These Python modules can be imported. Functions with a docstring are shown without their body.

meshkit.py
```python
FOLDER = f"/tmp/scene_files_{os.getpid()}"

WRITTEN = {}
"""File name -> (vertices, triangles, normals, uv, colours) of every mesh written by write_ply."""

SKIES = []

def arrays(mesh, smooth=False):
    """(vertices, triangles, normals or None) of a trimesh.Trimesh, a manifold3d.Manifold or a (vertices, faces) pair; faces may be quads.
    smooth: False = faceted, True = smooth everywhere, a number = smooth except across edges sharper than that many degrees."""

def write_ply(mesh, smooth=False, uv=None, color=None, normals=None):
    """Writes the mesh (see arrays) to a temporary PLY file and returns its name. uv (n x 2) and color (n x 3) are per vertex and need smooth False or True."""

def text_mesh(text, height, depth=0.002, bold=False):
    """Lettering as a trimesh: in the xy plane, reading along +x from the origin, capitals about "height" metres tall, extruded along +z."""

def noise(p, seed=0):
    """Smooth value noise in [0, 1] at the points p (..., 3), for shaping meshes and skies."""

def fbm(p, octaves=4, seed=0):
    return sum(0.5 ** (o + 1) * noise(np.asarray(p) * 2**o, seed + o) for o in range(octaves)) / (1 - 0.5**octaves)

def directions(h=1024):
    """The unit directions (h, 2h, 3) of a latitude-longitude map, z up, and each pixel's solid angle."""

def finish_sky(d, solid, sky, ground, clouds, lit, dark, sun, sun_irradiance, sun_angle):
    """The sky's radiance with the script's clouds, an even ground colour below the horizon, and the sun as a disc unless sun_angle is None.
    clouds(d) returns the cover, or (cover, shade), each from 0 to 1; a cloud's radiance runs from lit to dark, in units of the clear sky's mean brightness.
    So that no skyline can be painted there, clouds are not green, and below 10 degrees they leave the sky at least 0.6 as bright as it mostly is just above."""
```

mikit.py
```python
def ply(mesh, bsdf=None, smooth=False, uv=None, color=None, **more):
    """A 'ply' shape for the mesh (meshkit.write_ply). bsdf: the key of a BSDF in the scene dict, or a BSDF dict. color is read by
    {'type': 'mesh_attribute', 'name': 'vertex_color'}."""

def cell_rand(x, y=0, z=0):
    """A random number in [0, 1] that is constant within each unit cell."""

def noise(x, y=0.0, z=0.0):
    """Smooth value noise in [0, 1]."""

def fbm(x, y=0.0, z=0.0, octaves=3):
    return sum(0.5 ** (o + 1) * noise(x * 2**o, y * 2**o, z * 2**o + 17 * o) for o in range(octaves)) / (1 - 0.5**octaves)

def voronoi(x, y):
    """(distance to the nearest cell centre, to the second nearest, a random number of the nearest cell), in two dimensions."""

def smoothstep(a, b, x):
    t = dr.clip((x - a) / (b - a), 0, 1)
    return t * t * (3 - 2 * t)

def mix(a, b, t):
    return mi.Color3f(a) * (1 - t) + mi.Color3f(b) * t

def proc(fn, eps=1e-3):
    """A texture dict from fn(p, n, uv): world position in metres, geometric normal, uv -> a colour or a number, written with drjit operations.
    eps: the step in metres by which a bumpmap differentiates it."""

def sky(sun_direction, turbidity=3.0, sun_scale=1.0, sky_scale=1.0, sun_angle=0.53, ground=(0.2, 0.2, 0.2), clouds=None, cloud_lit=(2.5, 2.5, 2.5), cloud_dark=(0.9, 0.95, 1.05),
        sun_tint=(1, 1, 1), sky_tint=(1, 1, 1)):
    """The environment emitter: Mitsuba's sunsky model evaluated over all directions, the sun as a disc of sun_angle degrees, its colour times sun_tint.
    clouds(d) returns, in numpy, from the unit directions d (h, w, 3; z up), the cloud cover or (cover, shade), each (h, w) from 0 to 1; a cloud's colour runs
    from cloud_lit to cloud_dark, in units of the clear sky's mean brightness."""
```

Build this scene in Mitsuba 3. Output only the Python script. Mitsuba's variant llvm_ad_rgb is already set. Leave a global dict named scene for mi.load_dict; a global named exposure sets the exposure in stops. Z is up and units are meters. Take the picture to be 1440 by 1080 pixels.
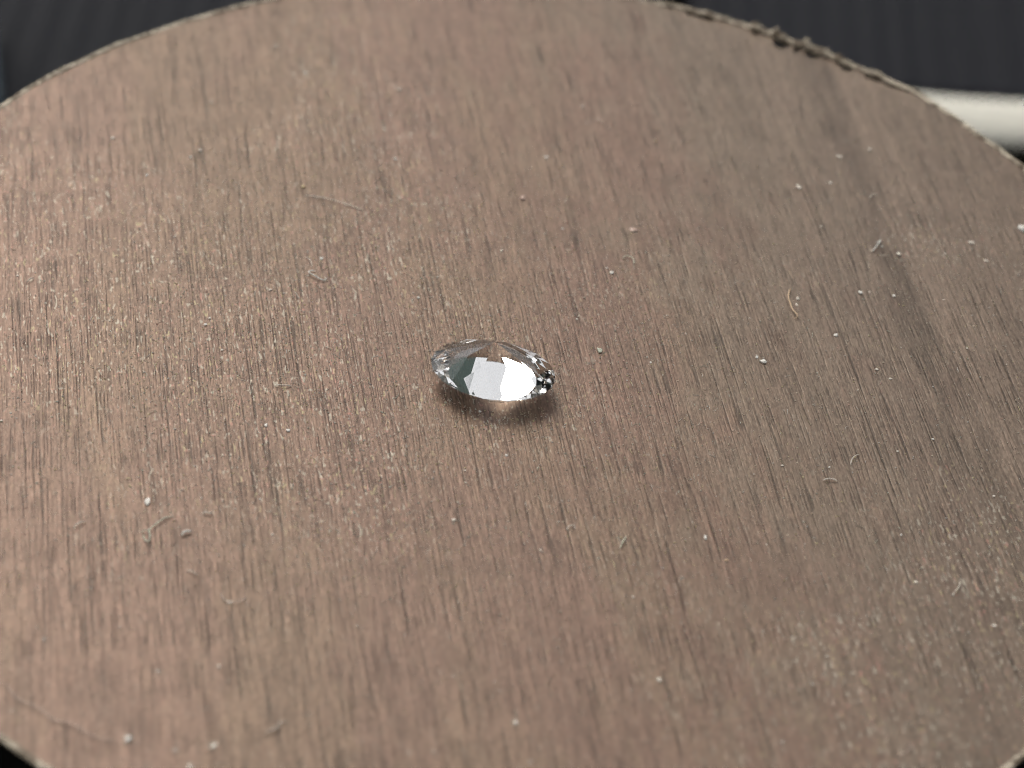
# A clear oval gemstone, pavilion up, on a small round pedestal topped with brown wood veneer.
# Small things need fine ray offsets, so one unit here is one centimetre.
import math, random
import numpy as np
import trimesh
import shapely.geometry as sg
import drjit as dr
import mitsuba as mi
import mikit, meshkit
from scipy.spatial import HalfspaceIntersection, ConvexHull

T = mi.ScalarTransform4f
scene, labels = {}, {}
random.seed(7)
rng = np.random.default_rng(7)

# ------------------------------------------------------------------ camera, sky, exposure
EYE = np.array([0.058, -11.176, 9.538])
FWD = np.array([0.0, 0.75322, -0.65777])
scene['camera'] = {
    'type': 'thinlens', 'fov': 22.0, 'fov_axis': 'x', 'near_clip': 0.5, 'far_clip': 500.0,
    'aperture_radius': 0.112, 'focus_distance': 14.5,
    'to_world': T().look_at(origin=EYE.tolist(), target=(EYE + 10 * FWD).tolist(), up=[-0.07500, 0.65591, 0.75110]),
}


def clouds(d):
    n = meshkit.fbm(d * np.array([2.2, 2.2, 4.0]) + 3.1, octaves=5, seed=5)
    shade = np.clip((n - 0.38) * 2.2, 0, 1)
    return np.ones(d.shape[:2]), shade


scene['sky'] = mikit.sky([-0.36, 0.74, 0.76], turbidity=3, sun_scale=0.27, sun_tint=(0.93, 1.0, 1.12), sun_angle=29, clouds=clouds,
                         cloud_lit=(2.6, 2.6, 2.62), cloud_dark=(2.0, 2.02, 2.08), ground=(0.10, 0.10, 0.10))
exposure = 2.05


# ------------------------------------------------------------------ helpers
def put(key, mesh, bsdf, smooth=False, color=None):
    name, n = key, 0
    while name in scene:
        n += 1
        name = f'{key}_{n:03d}'
    scene[name] = mikit.ply(mesh, bsdf, smooth=smooth, color=color)
    return name


def tag(key, label=None, category=None, group=None, kind=None):
    d = {}
    if label: d['label'] = label
    if category: d['category'] = category
    if group: d['group'] = group
    if kind: d['kind'] = kind
    labels[key] = d


def tube(points, radius, sides=6, taper=True):
    """A tapered closed tube along a smoothed polyline."""
    p = np.asarray(points, float)
    if len(p) > 2:
        from scipy.interpolate import CubicSpline
        t = np.r_[0, np.cumsum(np.linalg.norm(np.diff(p, axis=0), axis=1))]
        q = np.linspace(0, t[-1], max(8, 5 * len(p)))
        p = CubicSpline(t, p)(q)
    n = len(p)
    d = np.gradient(p, axis=0)
    d /= np.linalg.norm(d, axis=1, keepdims=True)
    side = np.cross(d, [0, 0, 1.0])
    side /= np.linalg.norm(side, axis=1, keepdims=True) + 1e-12
    up = np.cross(side, d)
    s = np.linspace(0, 1, n)
    r = np.broadcast_to(np.asarray(radius, float), n) * (np.clip(np.minimum(s, 1 - s) * 8 + 0.25, 0, 1) if taper else 1.0)
    a = np.arange(sides) * 2 * np.pi / sides
    v = p[:, None] + r[:, None, None] * (np.cos(a)[None, :, None] * side[:, None] + np.sin(a)[None, :, None] * up[:, None])
    v = np.vstack([v.reshape(-1, 3), p[:1], p[-1:]])
    f = []
    for i in range(n - 1):
        for j in range(sides):
            k = (j + 1) % sides
            f += [[i * sides + j, i * sides + k, (i + 1) * sides + k], [i * sides + j, (i + 1) * sides + k, (i + 1) * sides + j]]
    for j in range(sides):
        k = (j + 1) % sides
        f += [[n * sides, j + sides * 0, k][::-1], [n * sides + 1, (n - 1) * sides + j, (n - 1) * sides + k]]
    return trimesh.Trimesh(v, np.array(f)[:, ::-1], process=False)


# ------------------------------------------------------------------ materials
GA = 0.2032                      # direction of the wood grain on the disc
GC, GS = math.cos(GA), math.sin(GA)


def grain_coords(p):
    u = p.x * GC + p.y * GS
    v = p.x * GS - p.y * GC
    return u + 0.012 * mikit.noise(v * 1.1, u * 2.0), v


def streaks(p):
    """(fine light/dark fibre, dark pore lines, broad growth bands), each 0..1"""
    u, v = grain_coords(p)
    fine = 0.34 * mikit.noise(u * 150, v * 11.0) + 0.26 * mikit.noise(u * 88 + 31, v * 4.0) + 0.40 * mikit.noise(u * 120 + 3, v * 52)
    a = mikit.noise(u * 122 + 7, v * 3.1 + 5)
    b = mikit.noise(u * 165 + 19, v * 6.0)
    pore = dr.maximum(mikit.smoothstep(0.66, 0.95, a), 0.75 * mikit.smoothstep(0.66, 0.95, b))
    broad = mikit.fbm(u * 5.5 + 3, v * 0.30, 0.0, 3)
    return fine, pore * (0.60 + 0.50 * mikit.noise(u * 24, v * 2.0 + 40)), broad


def wood_colour(p, n, uv):
    u, v = grain_coords(p)
    fine, pore, broad = streaks(p)
    hue = mikit.fbm(u * 1.5 + 11.3, v * 0.45 + 4, 0.0, 3)
    mottle = mikit.fbm(u * 12, v * 4, 2.0, 3)
    # mauve-brown and olive-tan figure running with the grain
    t = mikit.smoothstep(0.36, 0.64, 0.72 * hue + 0.28 * mottle)
    base = mikit.mix((0.250, 0.162, 0.127), (0.240, 0.165, 0.121), t)
    base = mikit.mix(base, (0.222, 0.175, 0.140), 0.75 * mikit.smoothstep(0.2, 2.2, u + 1.6 * (mottle - 0.5) + 1.2 * (hue - 0.5)))
    c = base * (0.44 + 1.10 * fine) * (0.91 + 0.17 * broad) * (0.90 + 0.20 * mottle)
    c *= 1 - 0.56 * pore
    # the dark growth band on the right with a paler streak beside it, broken up along the grain
    edge = 0.10 * (mikit.fbm(u * 9, v * 1.6, 5.0, 3) - 0.5) + 0.10 * (mikit.noise(v * 1.1, 8.0) - 0.5)
    broken = mikit.smoothstep(0.25, 0.75, mikit.noise(u * 16, v * 2.2) * 0.6 + 0.4 * mikit.noise(v * 1.7, 3.0) + 0.12)
    band = mikit.smoothstep(2.18, 2.42, u + edge) * (1 - mikit.smoothstep(2.46, 2.57, u + edge))
    pale = mikit.smoothstep(2.50, 2.56, u + edge) * (1 - mikit.smoothstep(2.62, 2.84, u + edge))
    c *= 1 - 0.28 * band * broken + 0.14 * pale * (0.5 + broken)
    # grain sparkle painted as short flecks of many hues, commonest left of the middle
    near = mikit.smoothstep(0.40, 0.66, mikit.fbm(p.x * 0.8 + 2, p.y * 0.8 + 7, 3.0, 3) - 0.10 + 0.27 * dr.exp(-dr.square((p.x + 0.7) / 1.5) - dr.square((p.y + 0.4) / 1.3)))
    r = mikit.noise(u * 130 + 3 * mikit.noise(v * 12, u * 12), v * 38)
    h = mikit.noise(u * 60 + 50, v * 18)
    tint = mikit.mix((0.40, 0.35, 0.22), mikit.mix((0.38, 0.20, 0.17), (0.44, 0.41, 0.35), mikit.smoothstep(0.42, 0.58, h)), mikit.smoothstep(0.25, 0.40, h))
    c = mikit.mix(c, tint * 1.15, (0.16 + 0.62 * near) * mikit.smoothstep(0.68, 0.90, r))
    return c


def wood_height(p, n, uv):
    fine, pore, broad = streaks(p)
    return 0.7 * fine - 0.9 * pore + 0.35 * mikit.noise(p.x * 55, p.y * 55)


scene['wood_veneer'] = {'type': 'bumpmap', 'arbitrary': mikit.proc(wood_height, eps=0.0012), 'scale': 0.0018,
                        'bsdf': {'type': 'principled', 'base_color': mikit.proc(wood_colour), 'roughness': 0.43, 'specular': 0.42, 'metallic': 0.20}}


def torn_colour(p, n, uv):
    k = mikit.fbm(p.x * 30, p.y * 30, p.z * 30, 3)
    return mikit.mix((0.19, 0.15, 0.11), (0.62, 0.56, 0.46), mikit.smoothstep(0.3, 0.65, k))


scene['torn_veneer'] = {'type': 'twosided', 'bsdf': {'type': 'principled', 'base_color': mikit.proc(torn_colour), 'roughness': 0.6, 'specular': 0.4}}
scene['black_side'] = {'type': 'principled', 'base_color': {'type': 'rgb', 'value': [0.006, 0.006, 0.005]}, 'roughness': 0.8, 'specular': 0.1}
scene['black_cloth'] = {'type': 'diffuse', 'reflectance': {'type': 'rgb', 'value': [0.006, 0.006, 0.005]}}


def charcoal(p, n, uv):
    k = mikit.fbm(p.x * 6, p.y * 1.5, 0.0, 3)
    t = mikit.fbm(p.x * 0.6, p.y * 0.3, 3.0, 2)
    return mikit.mix(mikit.mix((0.0128, 0.0142, 0.0220), (0.0122, 0.0166, 0.0250), t), (0.0170, 0.0196, 0.0285), k)


scene['charcoal_fabric'] = {'type': 'principled', 'base_color': mikit.proc(charcoal), 'roughness': 0.8, 'specular': 0.2, 'sheen': 0.3}
scene['white_plastic'] = {'type': 'principled', 'base_color': {'type': 'rgb', 'value': [0.87, 0.87, 0.80]}, 'roughness': 0.4, 'specular': 0.5}
scene['blue_grey_plastic'] = {'type': 'principled', 'base_color': {'type': 'rgb', 'value': [0.13, 0.17, 0.20]}, 'roughness': 0.4, 'specular': 0.5}
def teal(p, n, uv):
    k = mikit.fbm(p.x * 0.05, p.y * 0.05, p.z * 0.05, 3)
    return mikit.mix((0.12, 0.185, 0.178), (0.15, 0.18, 0.15), k)


scene['teal_render'] = {'type': 'diffuse', 'reflectance': mikit.proc(teal)}
scene['porch_paint'] = {'type': 'diffuse', 'reflectance': {'type': 'rgb', 'value': [0.72, 0.71, 0.69]}}
scene['clear_gem'] = {'type': 'dielectric', 'int_ior': 1.64, 'ext_ior': 1.0}

COLOURS = {'white': (0.88, 0.88, 0.85), 'cream': (0.87, 0.82, 0.75), 'yellow': (0.62, 0.50, 0.30), 'pink': (0.66, 0.50, 0.44), 'tan': (0.66, 0.50, 0.35),
           'green': (0.62, 0.66, 0.56), 'greenish': (0.74, 0.78, 0.66), 'bluewhite': (0.86, 0.88, 0.85), 'pinkhair': (0.84, 0.72, 0.65)}
for k, c in COLOURS.items():
    scene['debris_' + k] = {'type': 'principled', 'base_color': {'type': 'rgb', 'value': list(c)}, 'roughness': 0.45, 'specular': 0.5}
scene['dust_mixed'] = {'type': 'principled', 'base_color': {'type': 'mesh_attribute', 'name': 'vertex_color'}, 'roughness': 0.5, 'specular': 0.5}

# ------------------------------------------------------------------ measured places on the disc (cm)
CRUMBS = [
    ('crumb', -1.780, -1.396, 0.0298, 0.0447, 0, 'white', 'bright white triangular chip, largest on the left side of the brown disc'),
    ('crumb', -1.623, -3.004, 0.0342, 0.0287, 0, 'white', 'round white grain at the lower left, beside the end of the long faint hair'),
    ('flake', -1.219, -3.004, 0.0443, 0.0225, 50, 'cream', 'cream seed-shaped flake tilted on the brown disc near the lower left edge'),
    ('crumb', -1.391, -3.052, 0.0238, 0.0163, 0, 'cream', 'small flat cream grain between the round white grain and the seed-shaped flake'),
    ('crumb', -1.307, -3.144, 0.0305, 0.0244, 0, 'cream', 'cream grain cut off by the bottom of the picture, lower left'),
    ('crumb', 3.043, 1.501, 0.0567, 0.0418, 0, 'white', 'large white crumb at the right end of the brown disc'),
    ('flake', 2.725, 1.337, 0.0431, 0.0190, -20, 'cream', 'flat cream flake left of the large white crumb at the right end'),
    ('splinter', 2.800, 1.169, 0.0385, 0.0118, -12, 'cream', 'thin pale sliver below the flat cream flake on the right side'),
    ('splinter', 1.969, 2.109, 0.0445, 0.0147, -17, 'cream', 'short straight cream rod lying on the upper right of the disc'),
    ('crumb', 2.163, 2.201, 0.0224, 0.0215, 0, 'cream', 'small cream grain right of the short straight rod'),
    ('flake', 0.704, 1.207, 0.0465, 0.0279, 0, 'pink', 'pinkish white triangular flake above right of the clear gemstone'),
    ('crumb', 0.586, 0.788, 0.0248, 0.0223, 0, 'white', 'bright white crumb below the pinkish triangular flake'),
    ('crumb', 1.452, 0.094, 0.0440, 0.0288, 10, 'white', 'lumpy greenish white crumb right of the gemstone, in a small cluster'),
    ('crumb', 1.417, 0.130, 0.0160, 0.0168, 0, 'white', 'tiny white crumb touching the left of the lumpy cluster right of the gemstone'),
    ('crumb', 1.872, 0.373, 0.0244, 0.0196, 0, 'white', 'white crumb below right of the curved tan husk'),
    ('crumb', 1.657, 0.622, 0.0144, 0.0247, 0, 'cream', 'pale crumb caught inside the bend of the curved tan husk'),
    ('crumb', 1.665, 0.681, 0.0186, 0.0198, 0, 'cream', 'pale crumb beside the upper end of the curved tan husk'),
    ('crumb', -1.272, 1.389, 0.0256, 0.0282, 0, 'yellow', 'yellowish grain at the left end of the straight hair'),
    ('crumb', -1.095, 0.718, 0.0227, 0.0198, 0, 'white', 'white grain just above the zigzag fibre'),
    ('crumb', -0.104, -0.502, 0.0193, 0.0139, 0, 'white', 'bright white speck in the dark shadow under the near side of the gemstone'),
    ('crumb', 0.058, -0.835, 0.0171, 0.0160, 0, 'white', 'white speck on the wood a little below the gemstone'),
    ('crumb', 0.832, 2.121, 0.0265, 0.0212, 0, 'tan', 'small tan crumb on the far part of the disc'),
    ('crumb', 0.038, 1.439, 0.0299, 0.0307, 0, 'pink', 'pinkish tan crumb on the disc above the gemstone'),
    ('flake', 0.162, 1.872, 0.0305, 0.0144, 0, 'white', 'small white sliver far behind the gemstone'),
    ('crumb', 2.032, 0.777, 0.0250, 0.0225, 0, 'white', 'white crumb left of the dark grain band on the right'),
    ('crumb', 2.228, 0.774, 0.0208, 0.0200, 0, 'white', 'white crumb lying on the dark grain band on the right'),
    ('crumb', 2.281, 1.170, 0.0298, 0.0179, -35, 'cream', 'cream crumb at the upper end of the dark grain band'),
    ('crumb', 1.706, 1.761, 0.0218, 0.0366, 30, 'cream', 'cream crumb cluster left of the dark grain band, upper right'),
    ('flake', 2.580, -1.829, 0.0330, 0.0161, -15, 'cream', 'cream flake near the lower right edge of the disc'),
    ('crumb', -0.190, -1.362, 0.0259, 0.0200, 0, 'cream', 'cream grain below the gemstone, in the middle of the near half'),
    ('crumb', 0.197, -2.720, 0.0241, 0.0248, 0, 'cream', 'round cream grain near the bottom centre of the picture'),
    ('crumb', 0.886, -2.374, 0.0246, 0.0211, 0, 'cream', 'cream grain on the near right part of the disc'),
    ('crumb', 1.119, -1.348, 0.0167, 0.0289, 0, 'white', 'upright white grain on the near right, above the other grain there'),
    ('crumb', -1.120, -0.772, 0.0249, 0.0161, 0, 'white', 'white crumb left of and below the gemstone'),
    ('crumb', -1.242, -0.740, 0.0153, 0.0230, 0, 'white', 'small white crumb left of the white crumb below the gemstone level'),
    ('splinter', -1.264, -2.065, 0.0358, 0.0118, 5, 'cream', 'pale sliver inside a faint fibre arc, lower left'),
    ('crumb', 0.533, 0.080, 0.0319, 0.0335, 0, 'green', 'greenish crumb cluster just right of the gemstone'),
    ('crumb', 1.225, -1.504, 0.0294, 0.0121, 5, 'tan', 'tan crumb lying across the grain below right of the gemstone'),
]
LOOSE = [(1.902, 1.825, 0.0219), (1.830, 1.380, 0.0193), (0.108, -2.523, 0.0156), (0.081, -2.465, 0.0122), (-0.181, -2.937, 0.0204), (-0.297, -2.957, 0.0170), (0.276, -2.958, 0.0204), (0.749, -1.820, 0.0181), (2.386, -1.628, 0.0185), (1.481, -2.715, 0.0173), (1.721, -2.127, 0.0179), (2.201, -1.561, 0.0222), (2.146, -1.222, 0.0188), (-1.110, -1.566, 0.0183), (-1.779, -2.289, 0.0160), (-1.549, -2.560, 0.0175), (-2.178, -2.335, 0.0143), (-1.259, -2.502, 0.0210), (-1.676, 0.051, 0.0240), (-1.660, 0.109, 0.0201), (-1.557, -0.156, 0.0198), (-2.605, -0.796, 0.0155), (-1.354, 0.399, 0.0244), (-2.787, 0.357, 0.0165), (-1.207, -1.312, 0.0149), (-1.507, -1.339, 0.0149), (-2.470, 1.728, 0.0263), (-2.210, 1.385, 0.0258), (-1.930, 1.673, 0.0261), (-1.609, 2.848, 0.0276), (-1.387, 2.572, 0.0272), (-1.929, 2.182, 0.0223), (-0.786, 2.470, 0.0270), (-0.751, 1.735, 0.0260), (0.368, 2.435, 0.0224), (-0.062, 0.917, 0.0208), (0.287, 1.170, 0.0169), (-0.155, -0.979, 0.0151), (-0.146, -1.071, 0.0150), (-0.512, 0.429, 0.0203), (0.397, 0.345, 0.0162), (-0.122, -2.448, 0.0140), (0.556, 0.831, 0.0166), (0.268, -1.534, 0.0165), (-2.641, -0.863, 0.0193), (-2.129, -2.412, 0.0177), (2.088, 0.790, 0.0167), (2.558, 1.207, 0.0171), (2.184, 1.230, 0.0171), (-0.619, -2.160, 0.0142), (2.517, 0.769, 0.0146), (0.821, 0.015, 0.0159), (-2.195, -2.882, 0.0173), (2.619, 0.347, 0.0164), (-1.978, 1.594, 0.0260), (2.092, 0.100, 0.0201), (2.163, 0.029, 0.0201), (2.368, -0.450, 0.0196), (2.167, -0.570, 0.0156), (1.536, -0.753, 0.0173), (1.789, -0.737, 0.0154), (2.662, -0.869, 0.0174)]
FIBRES = [
    ('hair', [(-1.258, 1.299), (-1.167, 1.289), (-1.076, 1.265), (-0.988, 1.234), (-0.892, 1.197)], 0.0022, 'cream', 'straight pale hair lying across the grain, upper left of the gemstone'),
    ('fibre', [(-1.115, 0.590), (-1.139, 0.591), (-1.154, 0.573), (-1.136, 0.555), (-1.101, 0.533), (-1.070, 0.514), (-1.045, 0.546)], 0.003, 'bluewhite', 'pale zigzag fibre below the straight hair'),
    ('fibre', [(-1.190, 0.720), (-1.162, 0.690), (-1.147, 0.659), (-1.143, 0.626)], 0.0018, 'cream', 'short hooked fibre just left of the white grain above the zigzag fibre'),
    ('fibre', [(-1.629, -1.496), (-1.670, -1.511), (-1.704, -1.557), (-1.735, -1.618), (-1.725, -1.658), (-1.730, -1.695), (-1.747, -1.681), (-1.753, -1.641)], 0.0026, 'greenish', 'greenish curled fibre with a looped lower end, on the left side'),
    ('fibre', [(-1.735, -1.618), (-1.757, -1.615), (-1.776, -1.633)], 0.002, 'greenish', 'short pale branch fibre beside the greenish curled fibre'),
    ('fibre', [(-1.569, -1.631), (-1.550, -1.606), (-1.522, -1.598)], 0.0055, 'white', 'thick white curved fibre right of the greenish curled fibre'),
    ('fibre', [(-1.487, -1.460), (-1.466, -1.452), (-1.450, -1.456), (-1.442, -1.434)], 0.003, 'cream', 'cream wavy fibre above the thick white curved fibre'),
    ('hair', [(-2.287, -2.709), (-2.239, -2.741), (-2.194, -2.800), (-2.114, -2.842), (-2.042, -2.885), (-1.980, -2.928), (-1.914, -2.939), (-1.850, -2.973), (-1.791, -3.007), (-1.704, -3.025), (-1.645, -3.037)], 0.0021, 'pinkhair', 'long faint hair at the lower left edge of the disc'),
    ('fibre', [(1.750, -0.850), (1.788, -0.843), (1.830, -0.849)], 0.003, 'cream', 'short straight pale fibre lying across the grain, right side of the disc'),
    ('fibre', [(2.138, 1.693), (2.151, 1.723), (2.164, 1.732), (2.185, 1.713)], 0.0022, 'cream', 'small arched fibre on the upper right'),
    ('fibre', [(2.121, 1.168), (2.144, 1.205), (2.168, 1.249), (2.177, 1.270), (2.147, 1.253)], 0.0035, 'white', 'pale forked fibre on the dark grain band'),
    ('husk', [(1.628, 0.761), (1.614, 0.714), (1.612, 0.655), (1.623, 0.592), (1.638, 0.542), (1.657, 0.506), (1.653, 0.496), (1.640, 0.491)], 0.0045, 'tan', 'curved tan husk fibre on the right of the gemstone'),
    ('fibre', [(0.402, -1.378), (0.412, -1.350), (0.427, -1.343), (0.439, -1.363)], 0.0022, 'cream', 'small arched fibre below the gemstone, bottom right of it'),
    ('fibre', [(0.674, -1.485), (0.691, -1.436), (0.709, -1.387)], 0.0026, 'greenish', 'straight greenish fibre below right of the gemstone'),
    ('fibre', [(-0.985, -2.910), (-0.964, -2.890), (-0.938, -2.878), (-0.925, -2.845), (-0.890, -2.824)], 0.0026, 'cream', 'faint bent fibre near the bottom left of the picture'),
    ('fibre', [(-1.509, -1.871), (-1.479, -1.883), (-1.447, -1.900)], 0.0024, 'cream', 'thin straight cream fibre above the pale sliver, lower left'),
    ('fibre', [(-1.312, -2.001), (-1.286, -2.062), (-1.245, -2.073), (-1.205, -2.054), (-1.186, -2.012)], 0.0018, 'pinkhair', 'faint fibre arc around the pale sliver, lower left'),
    ('fibre', [(-2.116, -1.628), (-2.093, -1.594), (-2.069, -1.581)], 0.0028, 'cream', 'short curved cream fibre near the left side, level with the greenish fibre'),
    ('fibre', [(-2.724, 0.300), (-2.705, 0.328), (-2.691, 0.339)], 0.0026, 'cream', 'short cream fibre at the far left of the disc'),
    ('fibre', [(-1.238, -0.414), (-1.195, -0.421), (-1.141, -0.409)], 0.0022, 'cream', 'pale fibre lying across the grain to the left of the gemstone'),
    ('fibre', [(0.456, 2.308), (0.479, 2.288), (0.506, 2.261)], 0.0022, 'cream', 'short pale fibre on the far part of the disc, right of centre'),
    ('fibre', [(1.956, -0.622), (1.923, -0.654), (1.905, -0.713)], 0.002, 'cream', 'tiny hooked fibre left of the dark grain band'),
    ('fibre', [(0.646, 0.922), (0.683, 0.946), (0.700, 0.935), (0.709, 0.883)], 0.0022, 'greenish', 'fine bent fibre right of the bright white crumb behind the gemstone'),
    ('fibre', [(2.386, -1.628), (2.415, -1.590), (2.427, -1.532)], 0.0022, 'cream', 'faint hooked fibre on the near right of the disc'),
    ('fibre', [(2.034, -2.750), (2.076, -2.723), (2.106, -2.689), (2.065, -2.679)], 0.002, 'pinkhair', 'faint bent fibre at the bottom right of the disc'),
]
RIM = [(-126.2, 3.763), (-123.9, 3.756), (-121.4, 3.762), (-47.4, 3.764), (-45.1, 3.754), (34.3, 3.774), (40.7, 3.755), (48.5, 3.801), (53.6, 3.749), (61.6, 3.726), (68.3, 3.749), (74.6, 3.769), (79.8, 3.761), (116.6, 3.778), (127.7, 3.762), (129.7, 3.752), (133.6, 3.769), (137.9, 3.753), (142.2, 3.764), (148.6, 3.752)]

# ------------------------------------------------------------------ the surroundings
ground_z = -6.0
g = trimesh.creation.box([240, 240, 1.0])
g.apply_translation([0, 0, ground_z - 0.5])
tag(put('ground', g, 'black_cloth'), 'matt black surface that the pedestal stands on', kind='structure')


def cloth(x0, x1, y0, y1, thick, seed):
    """A padded sheet with soft ribs running away from the camera, rounded along its border."""
    nx, ny = 420, 60
    x = np.linspace(x0, x1, nx)
    y = y0 + (y1 - y0) * np.linspace(0, 1, ny) ** 1.8
    X, Y = np.meshgrid(x, y)
    P = np.stack([X * 0.9, Y * 0.05, X * 0 + seed], -1)
    phase = X * 2 * np.pi / 0.34 + 5 * meshkit.noise(P, seed) * 1.3
    rib = 0.024 * (0.5 + 0.5 * np.cos(phase)) * (0.5 + meshkit.noise(P * [2.1, 1, 1], seed + 3))
    wave = 0.10 * meshkit.fbm(np.stack([X * 0.25, Y * 0.12, X * 0], -1), 3, seed)
    e = np.minimum.reduce([X - x0, x1 - X, Y - y0, y1 - Y])
    z = ground_z + 0.02 + (thick + rib + wave) * np.sqrt(np.clip(1 - (1 - np.clip(e / 0.12, 0, 1)) ** 2, 0, 1))
    v = np.stack([X, Y, z], -1).reshape(-1, 3)
    i = (np.arange(ny - 1)[:, None] * nx + np.arange(nx - 1)).ravel()
    f = np.vstack([np.c_[i, i + 1, i + nx + 1], np.c_[i, i + nx + 1, i + nx]])
    b = v.copy()
    b[:, 2] = ground_z + 0.01
    return trimesh.Trimesh(np.vstack([v, b]), np.vstack([f, f[:, ::-1] + len(v)]), process=False)


tag(put('fabric_panel', cloth(1.62, 16, 11.3, 40, 0.16, 3), 'charcoal_fabric', smooth=True),
    'blurred charcoal ribbed fabric above the white strip, upper right corner', 'fabric')
tag(put('fabric_panel', cloth(-18, 1.28, 6.5, 40, 0.45, 8), 'charcoal_fabric', smooth=True),
    'blurred bluish charcoal fabric beyond the disc, upper left corner', 'fabric')
s = np.linspace(0, 1, 40)
strip = np.stack([3.2 + 9 * s, 10.62 + 0.16 * (s * 9 - 1.2) ** 2 * 0.35, np.full(40, ground_z + 0.42)], 1)
strip = tube(strip, 0.37, 32, taper=False)
strip.vertices[:, 2] = (strip.vertices[:, 2] - ground_z - 0.42) * 0.42 + ground_z + 0.42
tag(put('white_strip', strip, 'white_plastic', smooth=True),
    'overexposed white rounded strip with a slight curve, at the right edge behind the disc', 'strip')
bar = np.stack([np.linspace(-5.10, -5.75, 12), np.linspace(8.5, 11.0, 12), np.full(12, ground_z + 1.0)], 1)
tag(put('blue_grey_bar', tube(bar, 0.30, 20), 'blue_grey_plastic', smooth=True),
    'blurred pale blue grey bar on the dark fabric at the left edge', 'bar')

# unseen dark wall at the right, added for the left facets to mirror
wall = trimesh.creation.box([420, 20, 460])
wall.apply_transform(trimesh.transformations.rotation_matrix(math.radians(-42), [0, 0, 1]))
wall.apply_translation([275, 232, ground_z + 230])
tag(put('unseen_wall', wall, 'teal_render'), 'unseen dark teal wall to the right of the disc, mirrored in the stone', 'wall')

# unseen porch, added to block overhead light and darken the stone's shadow
roof = trimesh.creation.box([1000, 205, 15])
roof.apply_translation([0, -97.5, 260])
tag(put('unseen_porch_roof', roof, 'porch_paint'), 'unseen pale porch roof added overhead to block light', 'roof')
porch = trimesh.creation.box([1000, 15, 258])  # unseen pale wall, added to carry the roof and give fill
porch.apply_translation([0, -192, 122.5])
tag(put('unseen_fill_wall', porch, 'porch_paint'), 'unseen pale porch wall added behind the viewer for fill', 'wall')

# ------------------------------------------------------------------ the disc
ang = np.radians([r[0] for r in RIM])
off = np.array([r[1] for r in RIM]) - 3.76


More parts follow.
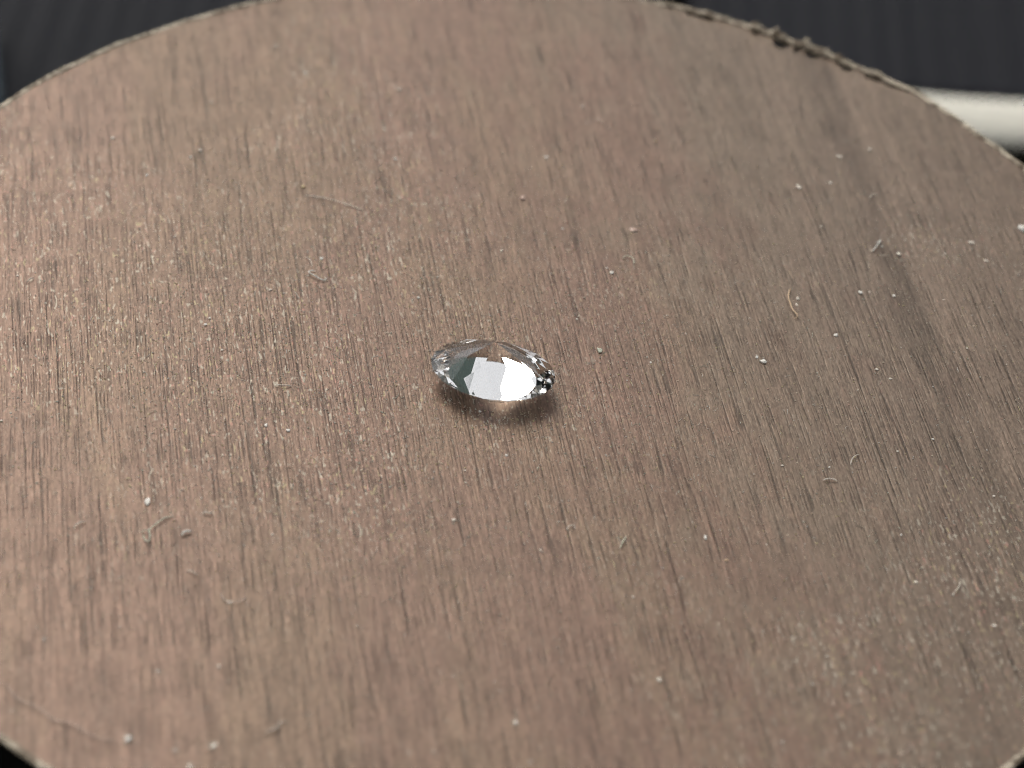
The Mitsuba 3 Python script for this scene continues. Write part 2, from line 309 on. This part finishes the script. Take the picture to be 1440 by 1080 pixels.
def rim_radius(t):
    t = (np.asarray(t) + np.pi) % (2 * np.pi) - np.pi
    k = np.interp(t, ang, off, period=2 * np.pi)
    w = 0.010 * (meshkit.fbm(np.stack([t * 14, t * 0, t * 0], -1), 4, 21) - 0.5) + 0.012 * (meshkit.noise(np.stack([t * 60, t * 0, t * 0], -1), 22) - 0.5)
    return 3.76 + k * 0.8 + w


NT = 1440
th = np.linspace(-np.pi, np.pi, NT, endpoint=False)
rr = rim_radius(th)
rr = np.convolve(np.r_[rr[-3:], rr, rr[:3]], np.ones(7) / 7, 'valid')
rr += 0.004 * (rng.random(NT) - 0.5)
deg = np.degrees(th)
rough = np.clip(1 - np.abs(deg - 63) / 15, 0, 1) ** 0.6
chip = meshkit.fbm(np.stack([th * 45, th * 0, th * 0], -1), 3, 37)
cut = rr - 0.085 * rough * np.clip((chip - 0.42) * 5, 0, 1) - 0.010 * np.clip((chip - 0.55) * 6, 0, 1)
ring = np.c_[cut * np.cos(th), cut * np.sin(th)]
face = trimesh.creation.extrude_polygon(sg.Polygon(ring), 0.05, engine='earcut')
face.apply_translation([0, 0, -0.05])
body = trimesh.creation.cylinder(3.735, 5.94, sections=180)
body.apply_translation([0, 0, -0.051 - 2.97])
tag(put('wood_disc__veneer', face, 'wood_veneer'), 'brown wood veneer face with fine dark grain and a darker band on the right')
tag(put('wood_disc__side', body, 'black_side', smooth=40), 'black side wall under the veneer')
# torn pale fibres standing along the rim, thickest at the far right
h_gate = meshkit.fbm(np.stack([th * 9, th * 0, th * 0], -1), 3, 31)
h_fine = meshkit.fbm(np.stack([th * 70, th * 0, th * 0], -1), 4, 33)
hgt = 0.004 + 0.022 * np.clip((h_gate - 0.40) * 2.5, 0, 1) * h_fine + rough * (0.004 + 0.075 * h_fine ** 1.8)
lean = 0.012 + 0.02 * rough
rows = [(rr - 0.014 + 0.022 * rough, -0.004 - 0.04 * rough), (rr - 0.010, 0.55 * hgt), (rr + lean * h_fine, hgt), (rr + lean + 0.012, 0.4 * hgt), (rr + 0.008, 0 * th - 0.045)]
v = np.vstack([np.c_[r * np.cos(th), r * np.sin(th), z] for r, z in rows])
i = np.arange(NT)
j = (i + 1) % NT
f = []
for k in range(len(rows)):
    a, b = k * NT, ((k + 1) % len(rows)) * NT
    f.append(np.c_[a + i, a + j, b + j])
    f.append(np.c_[a + i, b + j, b + i])
tag(put('wood_disc__torn_rim', trimesh.Trimesh(v, np.vstack(f)[:, ::-1], process=False), 'torn_veneer'), 'pale torn fibres along the rim of the veneer')
tag('wood_disc', 'round brown wood-grained disc on a black pedestal under the gemstone', 'disc')


# ------------------------------------------------------------------ the gemstone
def planes_for(kind):
    """Half-spaces (nx, ny, nz, d) with n.x + d <= 0 in a unit round stone, table down at z = 0, girdle radius 1."""
    out = []

    def add(az, slope, r, z, tier):
        # a facet through (r, z) in the direction az, rising inwards: slope > 0 for pavilion (top), < 0 for crown (below)
        n = np.array([math.cos(az) * math.sin(abs(slope)), math.sin(az) * math.sin(abs(slope)), math.copysign(math.cos(slope), slope)])
        out.append((*n, -(n @ np.array([r * math.cos(az), r * math.sin(az), z])), tier))
    R = math.radians
    g0, g1 = GEM['crown'], GEM['crown'] + GEM['girdle']
    out.append((0, 0, -1.0, 0.0, ('table',)))
    for k in range(16):
        a = k * math.pi / 8 + GEM['turn']
        add(a, -R(GEM['crown_angle']), 1.0, g0 + 0.03, ('crown', 'main'))
        add(a + math.pi / 16, -R(GEM['star_angle']), GEM['star_r'], 0.0, ('crown', 'star'))
    n = GEM['mains']
    for k in range(n):
        a = k * 2 * math.pi / n + GEM['turn']
        add(a, R(GEM['pav_angle']), 1.0, g1, ('pavilion', 'main'))
        for s in (-1, 1):
            add(a + s * math.pi / (2 * n), R(GEM['lower_angle']), math.cos(math.pi / (2 * n)) * 1.004, g1, ('pavilion', 'lower'))
    m = 96
    for k in range(m):
        a = (k + 0.5) * 2 * math.pi / m
        out.append((math.cos(a), math.sin(a), 0, -math.cos(math.pi / m), ('girdle',)))
    if GEM['culet'] > 0:
        out.append((0, 0, 1.0, -GEM['culet'], ('pavilion', 'culet')))
    return out


GEM = dict(crown=0.30, girdle=0.05, crown_angle=40, star_angle=34, star_r=0.9, pav_angle=33, lower_angle=35, mains=8, culet=0, turn=0.23)
pl = planes_for('oval')
H = np.array([p[:4] for p in pl])
pts = HalfspaceIntersection(H, np.array([0, 0, GEM['crown'] + 0.02])).intersections
pts = pts[np.isfinite(pts).all(1)]
GEM_SCALE = np.array([0.345, 0.243, 0.300])
GEM_TURN = math.radians(-12.0)
cg, sg_ = math.cos(GEM_TURN), math.sin(GEM_TURN)
facets = {}
uniq = np.unique(np.round(pts, 7), axis=0)
for p in pl:
    on = uniq[np.abs(uniq @ np.array(p[:3]) + p[3]) < 2e-6]
    if len(on) < 3:
        continue
    nrm = np.array(p[:3])
    c = on.mean(0)
    e1 = np.cross(nrm, [0.31, 0.77, 0.55])
    e1 /= np.linalg.norm(e1)
    e2 = np.cross(nrm, e1)
    o = np.argsort(np.arctan2((on - c) @ e2, (on - c) @ e1))
    on = on[o] * GEM_SCALE
    w = np.c_[on[:, 0] * cg - on[:, 1] * sg_, on[:, 0] * sg_ + on[:, 1] * cg, on[:, 2]] + [-0.051, -0.264, 0.003]
    tri = np.array([[0, k, k + 1] for k in range(1, len(w) - 1)])
    facets.setdefault(p[4], []).append(trimesh.Trimesh(w, tri, process=False))
for tier, ms in facets.items():
    if tier[0] == 'pavilion':
        for m in ms:
            put('gemstone__pavilion__' + ('main_facet' if tier[1] == 'main' else 'lower_facet' if tier[1] == 'lower' else 'culet'), m, 'clear_gem')
put('gemstone__crown', trimesh.util.concatenate([m for t, ms in facets.items() if t[0] == 'crown' for m in ms]), 'clear_gem')
put('gemstone__girdle', trimesh.util.concatenate(facets[('girdle',)]), 'clear_gem')
put('gemstone__table', facets[('table',)][0], 'clear_gem')
tag('gemstone', 'clear colourless oval faceted gemstone in the middle of the brown disc', 'gemstone')


# ------------------------------------------------------------------ grit, flakes and fibres lying on the disc
def grain(w, h, seed, flat=0.7):
    r = np.random.default_rng(seed)
    p = r.normal(size=(16, 3))
    p /= np.linalg.norm(p, axis=1, keepdims=True)
    p *= r.uniform(0.75, 1.05, (16, 1))
    m = trimesh.Trimesh(p, ConvexHull(p).simplices, process=False)
    m.fix_normals()
    ext = np.ptp(m.vertices, axis=0)
    m.vertices = (m.vertices - m.vertices.min(0) - ext / 2) / ext * np.array([w, h, min(w, h) * flat])
    return m


for n, (key, x, y, w, h, rot, col, lab) in enumerate(CRUMBS):
    # h is the apparent depth seen at about 41 degrees, shared between length on the disc and height
    m = grain(w, h * 1.3, 100 + n, 0.38 if key == 'crumb' else 0.22)
    m.apply_transform(trimesh.transformations.rotation_matrix(math.radians(rot), [0, 0, 1]))
    m.apply_translation([x, y, -m.vertices[:, 2].min()])
    tag(put(key, m, 'debris_' + col), lab, {'crumb': 'crumb', 'flake': 'flake', 'splinter': 'splinter'}[key])
for n, (x, y, w) in enumerate(LOOSE):
    w *= 0.85
    m = grain(w, w * 0.95, 300 + n, 0.4)
    m.apply_transform(trimesh.transformations.rotation_matrix(n * 1.7, [0, 0, 1]))
    m.apply_translation([x, y, -m.vertices[:, 2].min()])
    tag(put('grit', m, 'debris_' + ('white', 'cream', 'cream')[n % 3]), 'tiny pale grain of grit, one of many strewn over the brown disc', 'grit', 'grains of grit strewn over the disc')
for n, (key, pts2, r, col, lab) in enumerate(FIBRES):
    p = np.array(pts2)
    r *= 1.2
    z = r + 0.009 * np.sin(np.linspace(0, np.pi, len(p))) + 0.002
    tag(put(key, tube(np.c_[p, z], r, 6), 'debris_' + col, smooth=True), lab, key)

# dust nobody could count: fine specks and curled lint, denser left of and around the stone
PAL = np.array([(0.85, 0.83, 0.78), (0.76, 0.68, 0.56), (0.72, 0.66, 0.42), (0.76, 0.54, 0.48), (0.62, 0.66, 0.58), (0.66, 0.56, 0.48)])


def scatter(count, seed, spread):
    r = np.random.default_rng(seed)
    out = []
    while len(out) < count:
        p = r.uniform(-3.68, 3.68, 2)
        if np.hypot(*p) > 3.66:
            continue
        e = p - [-0.056, -0.265]
        if math.hypot((e[0] * cg + e[1] * sg_) / 0.33, (-e[0] * sg_ + e[1] * cg) / 0.22) < 1:
            continue                         # under the stone
        q = (p - [-0.75, -0.35]) / [1.6, 1.4]
        dens = 0.16 + 0.84 * math.exp(-(q @ q) * spread)
        dens *= 0.35 + 1.3 * float(meshkit.fbm(np.array([p[0] * 1.3, p[1] * 1.3, seed]), 3, 4)) ** 1.5
        if r.random() < dens:
            out.append(p)
    return np.array(out)


OCT = np.array([[1, 0, 0], [0, 1, 0], [-1, 0, 0], [0, -1, 0], [0, 0, 1], [0, 0, -1]], float)
OCF = np.array([[0, 1, 4], [1, 2, 4], [2, 3, 4], [3, 0, 4], [1, 0, 5], [2, 1, 5], [3, 2, 5], [0, 3, 5]])
N = 30000
xy = scatter(N, 41, 1.0)
r = rng.lognormal(math.log(0.0025), 0.50, N).clip(0.0009, 0.0058)
v = (OCT[None] * (rng.uniform(0.6, 1.3, (N, 6, 1)) * r[:, None, None]) + np.c_[xy, r * 0.4][:, None]).reshape(-1, 3)
f = (OCF[None] + 6 * np.arange(N)[:, None, None]).reshape(-1, 3)
col = np.repeat(PAL[rng.choice(6, N, p=[.26, .28, .14, .1, .12, .1])], 6, axis=0)
tag(put('dust', trimesh.Trimesh(v, f, process=False), 'dust_mixed', color=col), 'fine pale dust settled over the wood grain', 'dust', kind='stuff')
M = 4000
xy = scatter(M, 43, 1.2)
ms, cols = [], []
for k in range(M):
    a, bend, L = rng.uniform(0, 2 * np.pi), rng.normal(0, 1.6), rng.lognormal(math.log(0.019), 0.45)
    if rng.random() < 0.55:
        a, bend = GA - np.pi / 2 + rng.normal(0, 0.25), rng.normal(0, 0.6)
    t = np.linspace(0, 1, 5)
    A = a + bend * t
    d = np.c_[np.cos(A), np.sin(A)] * (L / 4)
    p = xy[k] + np.cumsum(d, 0)
    rad = rng.uniform(0.0008, 0.0015)
    z = rad * 0.8 + 0.004 * np.sin(t * np.pi) * rng.random()
    P = np.c_[p, z]
    dd = np.c_[np.cos(A), np.sin(A), 0 * A]
    s2 = np.c_[-dd[:, 1], dd[:, 0], 0 * A]
    R3 = np.array([rad * .3, rad, rad, rad, rad * .3])
    vv = np.stack([P + R3[:, None] * s2, P - R3[:, None] * s2, P + R3[:, None] * [0, 0, 1.2]], 1).reshape(-1, 3)
    ms.append(vv)
    cols.append(np.repeat(PAL[[rng.choice(6, p=[.2, .28, .16, .1, .16, .1])]], 15, axis=0))
one = []
for k in range(4):
    for q in range(3):
        a, b = k * 3 + q, k * 3 + (q + 1) % 3
        one += [[a, b, b + 3], [a, b + 3, a + 3]]
one = np.array(one)
tag(put('lint', trimesh.Trimesh(np.vstack(ms), (one[None] + 15 * np.arange(M)[:, None, None]).reshape(-1, 3)[:, ::-1], process=False), 'dust_mixed', color=np.vstack(cols)),
    'short pale curled lint lying over the wood grain', 'lint', kind='stuff')
